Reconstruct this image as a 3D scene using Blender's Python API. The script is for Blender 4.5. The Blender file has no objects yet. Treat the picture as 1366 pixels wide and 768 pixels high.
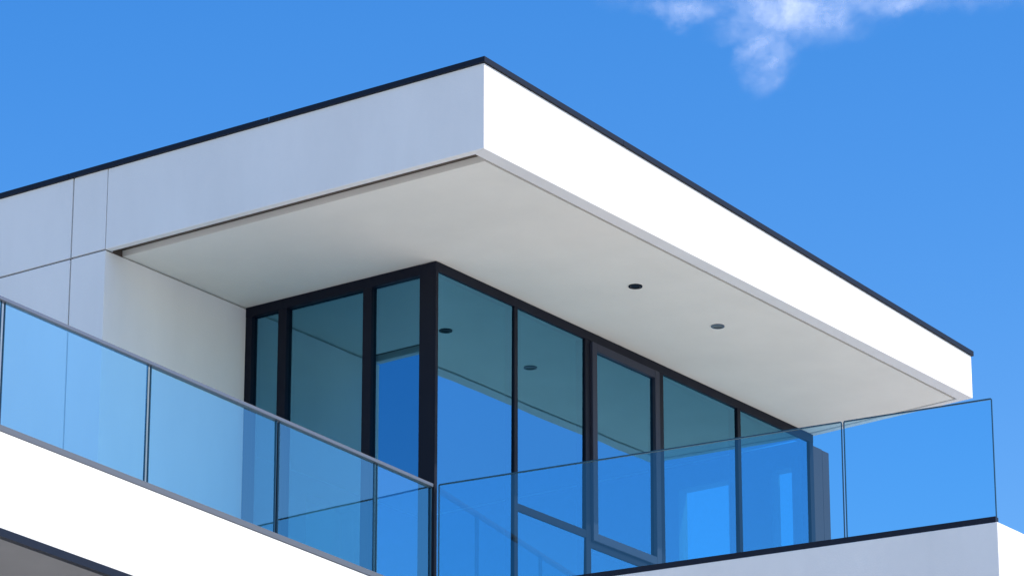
import bpy, bmesh, math, random
from mathutils import Vector
DZ=1.6
sc=bpy.context.scene
# ---------------------------------------------------------------- materials
def mat(name):
    m=bpy.data.materials.new(name);m.use_nodes=True
    return m,m.node_tree.nodes,m.node_tree.links,m.node_tree.nodes['Principled BSDF']
def plaster(name,col,var=.03,rough=.75,bump=.04,scale=1.3):
    m,n,l,p=mat(name)
    tc=n.new('ShaderNodeTexCoord')
    mp=n.new('ShaderNodeMapping');mp.inputs['Scale'].default_value=(scale,scale,scale*.35)
    nz=n.new('ShaderNodeTexNoise');nz.inputs['Scale'].default_value=1.0;nz.inputs['Detail'].default_value=7;nz.inputs['Roughness'].default_value=.6
    l.new(tc.outputs['Object'],mp.inputs[0]);l.new(mp.outputs[0],nz.inputs['Vector'])
    cr=n.new('ShaderNodeValToRGB');cr.color_ramp.elements[0].position=.3;cr.color_ramp.elements[1].position=.7
    cr.color_ramp.elements[0].color=tuple(c*(1-var) for c in col)+(1,);cr.color_ramp.elements[1].color=tuple(min(1,c*(1+var)) for c in col)+(1,)
    l.new(nz.outputs[0],cr.inputs[0]);l.new(cr.outputs[0],p.inputs['Base Color'])
    n2=n.new('ShaderNodeTexNoise');n2.inputs['Scale'].default_value=60;n2.inputs['Detail'].default_value=4
    l.new(tc.outputs['Object'],n2.inputs['Vector'])
    b=n.new('ShaderNodeBump');b.inputs['Strength'].default_value=bump;b.inputs['Distance'].default_value=.01
    l.new(n2.outputs[0],b.inputs['Height']);l.new(b.outputs[0],p.inputs['Normal'])
    p.inputs['Roughness'].default_value=rough
    return m
WHITE=plaster('white_render',(.86,.82,.76),.04,.75,.15)
SOFF=plaster('soffit_render',(.88,.82,.70),.035,.75,.12)
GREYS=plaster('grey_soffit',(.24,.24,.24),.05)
GROOVE=plaster('groove_filler',(.10,.075,.055),.1)
DECK=plaster('deck_tiles',(.64,.60,.54),.08)
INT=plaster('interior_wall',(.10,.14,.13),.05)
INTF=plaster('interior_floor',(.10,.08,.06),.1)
def metal(name,col,rough=.4,met=.0):
    m,n,l,p=mat(name)
    tc=n.new('ShaderNodeTexCoord');nz=n.new('ShaderNodeTexNoise');nz.inputs['Scale'].default_value=3;nz.inputs['Detail'].default_value=5
    l.new(tc.outputs['Object'],nz.inputs['Vector'])
    mr=n.new('ShaderNodeMapRange');mr.inputs[3].default_value=rough*.8;mr.inputs[4].default_value=rough*1.25
    l.new(nz.outputs[0],mr.inputs[0]);l.new(mr.outputs[0],p.inputs['Roughness'])
    p.inputs['Base Color'].default_value=col+(1,);p.inputs['Metallic'].default_value=met
    if not met: p.inputs['Specular IOR Level'].default_value=.2
    return m
FRAME=metal('anthracite_frame',(.003,.005,.014),.5)
SASH=metal('sash_frame',(.03,.035,.055),.4)
COPE=metal('coping_metal',(.008,.012,.024),.5)
STEEL=metal('rail_cap',(.16,.17,.20),.35,.5)
CHAN=metal('rail_channel',(.12,.13,.15),.45)
CHAN2=metal('rail_channel_dark',(.012,.014,.025),.45)
LENS=metal('lamp_lens',(.16,.16,.15),.3)
PIER=metal('pier_cladding',(.045,.036,.04),.5)
def glass(name,trans,refl,f0,wav=0.0,power=5):
    # thin coated sheet: tinted transmission + mirror reflection, same from both sides
    m,n,l,p=mat(name);n.remove(p);out=n['Material Output']
    t=n.new('ShaderNodeBsdfTransparent');t.inputs[0].default_value=trans+(1,)
    g=n.new('ShaderNodeBsdfGlossy');g.inputs['Color'].default_value=refl+(1,);g.inputs['Roughness'].default_value=0.0
    lw=n.new('ShaderNodeLayerWeight');lw.inputs[0].default_value=.5
    pw=n.new('ShaderNodeMath');pw.operation='POWER';pw.inputs[1].default_value=power;l.new(lw.outputs['Facing'],pw.inputs[0])
    mx=n.new('ShaderNodeMath');mx.operation='MULTIPLY_ADD';mx.use_clamp=True;mx.inputs[1].default_value=1-f0;mx.inputs[2].default_value=f0
    l.new(pw.outputs[0],mx.inputs[0])
    ms=n.new('ShaderNodeMixShader');l.new(mx.outputs[0],ms.inputs[0]);l.new(t.outputs[0],ms.inputs[1]);l.new(g.outputs[0],ms.inputs[2])
    if wav:
        tc=n.new('ShaderNodeTexCoord');nz=n.new('ShaderNodeTexNoise');nz.inputs['Scale'].default_value=1.1;nz.inputs['Detail'].default_value=1
        l.new(tc.outputs['Object'],nz.inputs['Vector']);b=n.new('ShaderNodeBump');b.inputs['Strength'].default_value=1;b.inputs['Distance'].default_value=wav
        l.new(nz.outputs[0],b.inputs['Height']);l.new(b.outputs[0],g.inputs['Normal'])
    l.new(ms.outputs[0],out.inputs[0]);return m
WGLASS=glass('window_glass',(.20,.74,.84),(.20,.52,.74),.56,.0015)
CGLASS=glass('far_window_glass',(.95,1,1.0),(.7,.9,.95),.02)
RGLASS=glass('railing_glass',(.56,.86,.98),(.60,.92,1.0),.27,.001)
RGLASS2=glass('railing_glass_clear',(.62,.88,.98),(.62,.92,1.0),.13,.001)
m,n,l,p=mat('glass_edge');p.inputs['Base Color'].default_value=(.02,.06,.09,1);p.inputs['Roughness'].default_value=.2;GEDGE=m
# ---------------------------------------------------------------- mesh helpers
def prism(bm,pts,zb,zt,mi=0):
    k=len(pts)
    zb=zb if isinstance(zb,(list,tuple)) else [zb]*k
    zt=zt if isinstance(zt,(list,tuple)) else [zt]*k
    lo=[bm.verts.new((p[0],p[1],z+DZ)) for p,z in zip(pts,zb)]
    hi=[bm.verts.new((p[0],p[1],z+DZ)) for p,z in zip(pts,zt)]
    f=[bm.faces.new(lo[::-1]),bm.faces.new(hi)]
    for i in range(k):
        j=(i+1)%k;f.append(bm.faces.new((lo[i],lo[j],hi[j],hi[i])))
    for a in f:a.material_index=mi
def box(bm,x0,x1,y0,y1,z0,z1,mi=0):
    prism(bm,[(x0,y0),(x1,y0),(x1,y1),(x0,y1)],z0,z1,mi)
def finish(bm,name,mats,parent=None,bevel=0,recalc=True):
    if recalc: bmesh.ops.recalc_face_normals(bm,faces=bm.faces)
    me=bpy.data.meshes.new(name);bm.to_mesh(me);bm.free()
    o=bpy.data.objects.new(name,me);sc.collection.objects.link(o)
    for q in mats:me.materials.append(q)
    if bevel:
        b=o.modifiers.new('bevel','BEVEL');b.width=bevel;b.segments=2;b.limit_method='ANGLE'
    if parent:o.parent=parent
    return o
def empty(name):
    e=bpy.data.objects.new(name,None);sc.collection.objects.link(e);return e
B=empty('modern_house')
Xr,Yr,Zt,Zs=26.377,19.33,13.775,12.935
Xw,Yw,Zd=28.517,21.475,9.553
Y2,Yp,Zk=23.885,24.336,10.763
Bx,By=35.43,19.37
Zte=13.42
def zt(x): return Zt-(x-Xr)*(Zt-Zte)/(Bx-Xr)
YB=32.0
def xend(y): return Bx+(y-By)*.075
# roof
bm=bmesh.new()
cx,cy=.08,.155
A=(Xr,Yr);Bp=(Bx,By);A1=(Xr+cx,Yr+cy);B1=(xend(By+cy)-cx,By+cy);C=(xend(YB),YB);C1=(xend(YB)-cx,YB)
def pr(pts,zb,off=0,mi=0): prism(bm,pts,zb,[zt(q[0])+off for q in pts],mi)
pr([A,Bp,B1,A1],Zs);pr([A,A1,(Xr+cx,Y2),(Xr,Y2)],Zs);pr([Bp,C,C1,B1],Zs)
finish(bm,'roof_fascia',[WHITE],B,.006)
bm=bmesh.new()
pr([(Xr+cx,Yr+cy+.001),(B1[0],By+cy+.001),(C1[0],YB),(Xr+cx,YB)],Zs+.07,-.06)
finish(bm,'roof_core',[GROOVE],B)
bm=bmesh.new()
gx,gy=.19,.035
prism(bm,[(Xr+cx+gx,Yr+cy+gy),(B1[0]-.03,By+cy+gy),(C1[0]-.03,YB),(Xr+cx+gx,YB)],Zs+.004,Zs+.068)
finish(bm,'soffit',[SOFF],B)
bm=bmesh.new()
def cop(p0,p1,p2,p3,h=.055):
    pts=[p0,p1,p2,p3];prism(bm,pts,[zt(q[0])+.001 for q in pts],[zt(q[0])+h for q in pts])
e=.022
def lerp(a,b,t): return (a[0]+(b[0]-a[0])*t,a[1]+(b[1]-a[1])*t)
o0,o1,i0,i1=(Xr-e,Yr-e),(Bx+e,By-e),(Xr+.2,Yr+.22),(Bx-.2,By+.22)
for k in range(4):
    t0,t1=k/4,(k+1)/4-(.0004 if k<3 else 0)
    cop(lerp(o0,o1,t0),lerp(o0,o1,t1),lerp(i0,i1,t1),lerp(i0,i1,t0))
o1,i1=(Xr-e,YB),(Xr+.2,YB)
for k in range(5):
    t0,t1=k/5,(k+1)/5-(.0003 if k<4 else 0)
    cop(lerp(o0,o1,t0),lerp(i0,i1,t0),lerp(i0,i1,t1),lerp(o0,o1,t1))
cop((Bx+e,By-e),(C[0]+e,YB),(C[0]-.2,YB),(Bx-.2,By+.22))
finish(bm,'roof_coping',[COPE],B,.002)
# wall panels on the left facade
bm=bmesh.new();g=.009
box(bm,Xr,Xr+.12,Y2+g,Yp-g,Zs+g,Zt)
y=Yp
for y1 in (27.0,29.6,YB):
    box(bm,Xr,Xr+.12,y+g,y1-g,Zs+g,Zt);box(bm,Xr,Xr+.12,y+g,y1-g,Zd-.05,Zs-g);y=y1
box(bm,Xr,Xw+.05,Y2,Yp-g,Zd-.05,Zs-g)
finish(bm,'facade_panels',[WHITE],B,.003)
bm=bmesh.new()
box(bm,Xr+.03,Xr+.3,Y2+.02,YB-.01,Zd,Zt-.07)
finish(bm,'panel_backing',[GROOVE],B)
# downlights
bm=bmesh.new()
for (x,y,mi) in ((30.28,20.31,0),(31.79,20.31,1)):
    N=28
    for (r0,r1,z0,z1,k) in ((.052,.070,Zs-.006,Zs+.02,1),(0,.050,Zs-.001,Zs+.015,0)):
        ring0=[];ring1=[]
        for i in range(N):
            a=2*math.pi*i/N
            ring1.append(bm.verts.new((x+r1*math.cos(a),y+r1*math.sin(a),z0+DZ)))
            if r0: ring0.append(bm.verts.new((x+r0*math.cos(a),y+r0*math.sin(a),z0+DZ)))
        up=[bm.verts.new((v.co.x,v.co.y,z1+DZ)) for v in ring1]
        for i in range(N):
            j=(i+1)%N
            f=bm.faces.new((ring1[i],ring1[j],up[j],up[i]));f.material_index=k if mi else 0
            if r0:
                f=bm.faces.new((ring0[i],ring0[j],ring1[j],ring1[i]));f.material_index=k if mi else 0
        if not r0:
            f=bm.faces.new(ring1);f.material_index=2 if mi else 0
finish(bm,'soffit_downlights',[FRAME,STEEL,LENS],B)
# windows frames ------------------------------------------------
bm=bmesh.new()
tf=.095
def fr(x0,x1,z0,z1,d0=0,d1=.12,mi=0): box(bm,x0,x1,Yw+d0,Yw+d1,z0,z1,mi)
def fl(y0,y1,z0,z1,d0=0,d1=.12,mi=0): box(bm,Xw+d0,Xw+d1,y0,y1,z0,z1,mi)
XE=35.55
# corner post
box(bm,Xw,Xw+.045,Yw,Yw+.20,Zd,Zs)
fr(Xw+.045,XE,Zs-tf,Zs+.003);fr(Xw+.045,XE,Zd,Zd+.08)
for a,b in ((29.835,29.895),(31.08,31.165),(32.43,32.53),(33.98,34.045),(35.47,XE)):
    fr(a,b,Zd+.08,Zs-tf,.002)
# transom
fr(29.895,31.08,Zk-.045,Zk+.035,.004);fr(31.165,32.43,Zk-.13,Zk-.06,.004)
# opening sash, slightly proud
sx0,sx1=31.175,32.42;sz0,sz1=Zk-.055,Zs-tf-.01
sw=.085
box(bm,sx0,sx0+sw,Yw-.025,Yw+.08,sz0,sz1,1);box(bm,sx1-sw,sx1,Yw-.025,Yw+.08,sz0,sz1,1)
box(bm,sx0+sw,sx1-sw,Yw-.024,Yw+.08,sz0,sz0+sw,1);box(bm,sx0+sw,sx1-sw,Yw-.024,Yw+.08,sz1-sw,sz1,1)
# left facing frames
fl(Yw+.20,Y2,Zs-tf-.01,Zs+.003);fl(Yw+.20,Y2,Zd,Zd+.08)
for a,b in ((22.27,22.38),(23.35,23.46),(23.80,Y2)):
    fl(a,b,Zd+.08,Zs-tf-.01,.002)
finish(bm,'window_frames',[FRAME,SASH],B,.004)
bm=bmesh.new();bm2=bmesh.new()
rnd=random.Random(3)
def quad(b,pts,mi=0):
    f=b.faces.new([b.verts.new((p[0],p[1],p[2]+DZ)) for p in pts]);f.material_index=mi
def paneR(x0,x1,z0,z1,y):
    d=rnd.uniform(-.003,.003);d2=rnd.uniform(-.014,-.006)
    quad(bm,[(x0,y,z0),(x1,y+d,z0),(x1,y+d+d2,z1),(x0,y+d2,z1)])
def paneL(y0,y1,z0,z1,x):
    d=rnd.uniform(-.003,.003);d2=rnd.uniform(-.006,.0)
    quad(bm,[(x,y1,z0),(x+d,y0,z0),(x+d+d2,y0,z1),(x+d2,y1,z1)])
zT=Zs-tf
paneR(Xw+.045,29.835,Zd+.08,zT,Yw+.03)
paneR(29.895,31.08,Zk+.035,zT,Yw+.03);paneR(29.895,31.08,Zd+.08,Zk-.045,Yw+.03)
paneR(sx0+sw,sx1-sw,sz0+sw,sz1-sw,Yw+.02);paneR(31.165,32.43,Zd+.08,Zk-.13,Yw+.03)
paneR(32.53,33.98,Zd+.08,zT,Yw+.03);paneR(34.045,35.47,Zd+.08,zT,Yw+.03)
zL=zT-.01
paneL(Yw+.20,22.27,Zd+.08,zL,Xw+.05);paneL(22.38,23.35,Zd+.08,zL,Xw+.05);paneL(23.46,23.80,Zd+.08,zL,Xw+.05)
finish(bm,'window_panes',[WGLASS],B,0,False)
# interior --------------------------------------------------------
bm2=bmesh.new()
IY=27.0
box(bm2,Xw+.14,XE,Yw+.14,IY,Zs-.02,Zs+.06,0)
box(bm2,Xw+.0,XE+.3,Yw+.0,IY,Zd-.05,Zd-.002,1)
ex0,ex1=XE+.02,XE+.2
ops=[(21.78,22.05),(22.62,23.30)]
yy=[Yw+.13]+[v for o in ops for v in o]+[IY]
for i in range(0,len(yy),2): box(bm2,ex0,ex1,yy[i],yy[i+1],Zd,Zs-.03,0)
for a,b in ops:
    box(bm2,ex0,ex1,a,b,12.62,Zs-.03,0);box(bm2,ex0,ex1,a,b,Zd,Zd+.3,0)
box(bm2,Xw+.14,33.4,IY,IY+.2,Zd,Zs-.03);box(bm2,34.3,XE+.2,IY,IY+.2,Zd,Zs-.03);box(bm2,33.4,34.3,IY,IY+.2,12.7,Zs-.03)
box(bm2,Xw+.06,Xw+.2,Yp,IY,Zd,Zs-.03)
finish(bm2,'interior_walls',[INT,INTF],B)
bm=bmesh.new()
for a,b in ops: quad(bm,[(ex0+.08,a,Zd+.3),(ex0+.08,b,Zd+.3),(ex0+.08,b,12.62),(ex0+.08,a,12.62)])
quad(bm,[(33.4,IY+.1,Zd),(34.3,IY+.1,Zd),(34.3,IY+.1,12.7),(33.4,IY+.1,12.7)])
finish(bm,'far_window_panes',[CGLASS],B)
bm=bmesh.new()
box(bm,XE+.22,XE+.36,Yw+.02,Yw+.25,Zd,Zs-.12);box(bm,XE+.01,XE+.20,Yw+.01,Yw+.12,Zd,Zs-.12)
finish(bm,'corner_pier',[PIER],B,.004)
# terrace slab ------------------------------------------------------
def yl(x): return 21.12+(x-22.15)*.0558
K=(Xw-.004,Yw-.004);E=(29.253,15.80)
P0=(10.,yl(10.))
bm=bmesh.new()
prism(bm,[P0,K,E,(46,15.80),(46,34),(10,34)],8.69,9.50)
finish(bm,'terrace_slab',[WHITE],B,.006)
bm=bmesh.new()
prism(bm,[(10.1,P0[1]+.12),(K[0]+.05,K[1]+.15),(E[0]+.12,E[1]+.12),(45.9,15.95),(45.9,33.9),(10.1,33.9)],9.502,9.53)
finish(bm,'terrace_floor',[DECK],B)
bm=bmesh.new()
o=.012
prism(bm,[(P0[0],P0[1]-o),(K[0]+o,K[1]-o),(K[0]+o+.05,K[1]+.05),(P0[0],P0[1]+.05)],8.62,8.688)
prism(bm,[(K[0]+o,K[1]-o),(E[0]-o,E[1]-o),(E[0]+.05,E[1]+.05),(K[0]+o+.05,K[1]+.05)],8.62,8.688)
prism(bm,[(E[0]-o,E[1]-o),(46,15.8-o),(46,15.85),(E[0]+.05,E[1]+.05)],8.62,8.688)
finish(bm,'slab_drip_edge',[COPE],B)
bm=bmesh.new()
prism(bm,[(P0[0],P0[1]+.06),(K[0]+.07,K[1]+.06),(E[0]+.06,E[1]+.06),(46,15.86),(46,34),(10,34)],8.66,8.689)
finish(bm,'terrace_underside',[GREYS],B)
# lower storeys
bm=bmesh.new()
box(bm,11,45,24.2,33.5,-1.6,8.655,0);box(bm,31.2,45,18.2,24.199,-1.6,8.655,0)
for z0 in (-1.2,3.9):
    for x in (12.5,17.0,21.5,26.0):
        box(bm,x,x+3,24.14,24.21,z0+.3,z0+3.1,1);box(bm,x+.08,x+1.46,24.13,24.2,z0+.38,z0+3.02,2);box(bm,x+1.54,x+2.92,24.13,24.2,z0+.38,z0+3.02,2)
    for x in (32.5,37,41):
        box(bm,x,x+3,18.14,18.21,z0+.3,z0+3.1,1);box(bm,x+.08,x+1.46,18.13,18.2,z0+.38,z0+3.02,2);box(bm,x+1.54,x+2.92,18.13,18.2,z0+.38,z0+3.02,2)
m,n,l,p=mat('dark_window_glass');p.inputs['Base Color'].default_value=(.02,.04,.05,1);p.inputs['Roughness'].default_value=.04;p.inputs['IOR'].default_value=1.9
finish(bm,'lower_storeys',[WHITE,FRAME,m],B)
bm=bmesh.new();box(bm,Xw+.3,XE+.2,IY+.3,YB-.05,Zd,Zs+.0);finish(bm,'rear_rooms',[WHITE],B)
# railings -------------------------------------------------------------
H=1.10;zb=9.50
def railing(name,p0,p1,joints,cap,capw,gap,chan,gl):
    R=empty(name)
    d=Vector((p1[0]-p0[0],p1[1]-p0[1]));L=d.length;d.normalize();nn=Vector((-d.y,d.x))
    def pt(s,w): return (p0[0]+d.x*s+nn.x*w,p0[1]+d.y*s+nn.y*w)
    def bar(bm,s0,s1,w0,w1,z0,z1): prism(bm,[pt(s0,w0),pt(s1,w0),pt(s1,w1),pt(s0,w1)],z0,z1)
    bm=bmesh.new();bar(bm,0,L,-.035,.035,zb+.001,zb+.055);finish(bm,'base_channel',[chan],R,.003)
    if cap:
        bm=bmesh.new();bar(bm,0,L,-capw,capw,zb+H+.02,zb+H+.055);finish(bm,'handrail_cap',[STEEL],R,.006)
    ss=[0]+joints+[L];bg=bmesh.new();be=bmesh.new()
    top=zb+H+(.02 if cap else .05)
    for i in range(len(ss)-1):
        a=ss[i]+(gap if i else .004);b=ss[i+1]-(gap if i<len(ss)-2 else .004)
        t=rnd.uniform(-.006,.006)
        quad(bg,[pt(a,0)+(zb+.055,),pt(b,0)+(zb+.055,),pt(b,t)+(top,),pt(a,t)+(top,)])
        bar(be,a-.004,a+.004,-.008,.008,zb+.055,top);bar(be,b-.004,b+.004,-.008,.008,zb+.055,top)
        if not cap: bar(be,a+.004,b-.004,-.008,.008,top-.003,top+.009)
    finish(bg,'glass_panels',[gl],R,0,False);finish(be,'glass_edges',[GEDGE],R)
    return R
ll=lambda x:(x-10.)*math.sqrt(1+.0558**2)
railing('glass_railing',(10.,yl(10.)+.04),(Xw-.03,yl(Xw-.03)+.02),[ll(14.4),ll(16.33),ll(18.26),ll(20.19),ll(22.12),ll(24.09),ll(25.99),ll(27.55)],True,.03,.024,CHAN,RGLASS)
def rl(y): return (Yw-y)/abs(Yw-E[1])*math.hypot(E[0]-Xw,Yw-E[1])
railing('glass_railing.001',(Xw+.03,Yw-.03),(E[0]+.035,E[1]+.02),[rl(17.29)],False,0,.012,CHAN2,RGLASS2)
# ground
bm=bmesh.new()
quad(bm,[(-4000,-4000,-1.6),(4000,-4000,-1.6),(4000,4000,-1.6),(-4000,4000,-1.6)])
finish(bm,'ground',[plaster('light_paving',(.58,.53,.47),.12,.9,.1,.4)])
# cloud: thin sheet of vapour far away
yaw,th=.6246,.3407
cl_c=Vector((1190,729))
m,n,l,p=mat('cloud_vapour');n.remove(p);out=n['Material Output']
tc=n.new('ShaderNodeTexCoord')
sq=n.new('ShaderNodeVectorMath');sq.operation='MULTIPLY';sq.inputs[1].default_value=(1,.42,1);l.new(tc.outputs['Object'],sq.inputs[0])
nw=n.new('ShaderNodeTexNoise');nw.inputs['Scale'].default_value=.05;nw.inputs['Detail'].default_value=9;nw.inputs['Roughness'].default_value=.62
l.new(sq.outputs[0],nw.inputs['Vector'])
wsc=n.new('ShaderNodeVectorMath');wsc.operation='MULTIPLY_ADD';wsc.inputs[1].default_value=(30,56,0);wsc.inputs[2].default_value=(-15,-28,0)
l.new(nw.outputs['Color'],wsc.inputs[0])
wad=n.new('ShaderNodeVectorMath');wad.operation='ADD';l.new(tc.outputs['Object'],wad.inputs[0]);l.new(wsc.outputs[0],wad.inputs[1])
acc=None
for (u,v,ru,rv,wt) in ((2,-26,30,34,.9),(-36,-24,18,13,.5),(-3,18,9,38,.62),(40,-34,34,14,.5),(14,-54,75,30,.75)):
    mp=n.new('ShaderNodeVectorMath');mp.operation='SUBTRACT';mp.inputs[1].default_value=(u,v,0);l.new(wad.outputs[0],mp.inputs[0])
    mm=n.new('ShaderNodeVectorMath');mm.operation='MULTIPLY';mm.inputs[1].default_value=(1/ru,1/rv,0);l.new(mp.outputs[0],mm.inputs[0])
    ln=n.new('ShaderNodeVectorMath');ln.operation='LENGTH';l.new(mm.outputs[0],ln.inputs[0])
    mr=n.new('ShaderNodeMapRange');mr.interpolation_type='SMOOTHSTEP';mr.inputs[1].default_value=0;mr.inputs[2].default_value=1.5;mr.inputs[3].default_value=wt;mr.inputs[4].default_value=0
    l.new(ln.outputs['Value'],mr.inputs[0])
    if acc is None: acc=mr.outputs[0]
    else:
        a=n.new('ShaderNodeMath');a.operation='MAXIMUM';l.new(acc,a.inputs[0]);l.new(mr.outputs[0],a.inputs[1]);acc=a.outputs[0]
nz=n.new('ShaderNodeTexNoise');nz.inputs['Scale'].default_value=.06;nz.inputs['Detail'].default_value=10;nz.inputs['Roughness'].default_value=.6;nz.inputs['Distortion'].default_value=.3
l.new(sq.outputs[0],nz.inputs['Vector'])
nr=n.new('ShaderNodeMapRange');nr.inputs[1].default_value=.28;nr.inputs[2].default_value=.75;l.new(nz.outputs[0],nr.inputs[0])
mu=n.new('ShaderNodeMath');mu.operation='MULTIPLY';l.new(acc,mu.inputs[0]);l.new(nr.outputs[0],mu.inputs[1])
m2=n.new('ShaderNodeMath');m2.operation='MULTIPLY';m2.inputs[1].default_value=.95;m2.use_clamp=True;l.new(mu.outputs[0],m2.inputs[0])
tr=n.new('ShaderNodeBsdfTransparent');tl=n.new('ShaderNodeBsdfTranslucent');tl.inputs[0].default_value=(.95,.95,.95,1)
df=n.new('ShaderNodeBsdfDiffuse');df.inputs[0].default_value=(.95,.95,.95,1)
ad=n.new('ShaderNodeMixShader');ad.inputs[0].default_value=.25;l.new(tl.outputs[0],ad.inputs[1]);l.new(df.outputs[0],ad.inputs[2])
ms=n.new('ShaderNodeMixShader');l.new(m2.outputs[0],ms.inputs[0]);l.new(tr.outputs[0],ms.inputs[1]);l.new(ad.outputs[0],ms.inputs[2]);l.new(ms.outputs[0],out.inputs[0])
bm=bmesh.new();bmesh.ops.create_grid(bm,x_segments=2,y_segments=2,size=160)
c=finish(bm,'cloud',[m]);c.location=(cl_c.x,cl_c.y,600);c.rotation_euler=(0,0,yaw-math.pi/2)
# world + sun ------------------------------------------------------------
el=math.radians(43);saz=Vector((.30,-.954)).normalized()
sd=Vector((saz.x*math.cos(el),saz.y*math.cos(el),math.sin(el)))
w=bpy.data.worlds.new('World');sc.world=w;w.use_nodes=True
nt=w.node_tree;bg=nt.nodes['Background']
sky=nt.nodes.new('ShaderNodeTexSky');sky.sky_type='NISHITA';sky.sun_disc=False;sky.sun_elevation=el
sky.sun_rotation=math.atan2(saz.x,saz.y);sky.air_density=1.3;sky.dust_density=.8;sky.ozone_density=4.0;sky.altitude=100
hs=nt.nodes.new('ShaderNodeHueSaturation');hs.inputs['Hue'].default_value=.512;hs.inputs['Saturation'].default_value=1.41;hs.inputs['Value'].default_value=1.40
nt.links.new(sky.outputs[0],hs.inputs['Color']);nt.links.new(hs.outputs[0],bg.inputs[0]);bg.inputs[1].default_value=.145
s=bpy.data.lights.new('sun','SUN');s.energy=4.2;s.angle=math.radians(.5);s.color=(1,.96,.9)
so=bpy.data.objects.new('sun',s);sc.collection.objects.link(so);so.rotation_euler=sd.to_track_quat('Z','Y').to_euler();so.location=(0,0,50)
# camera
cd=bpy.data.cameras.new('camera');co=bpy.data.objects.new('camera',cd);sc.collection.objects.link(co)
co.location=(0,0,DZ);co.rotation_euler=(math.pi/2+th,0,yaw-math.pi/2);cd.sensor_width=36;cd.lens=5168.9/1366*36
cd.clip_start=.1;cd.clip_end=10000;sc.camera=co
sc.view_settings.view_transform='Standard';sc.view_settings.look='None';sc.view_settings.exposure=0
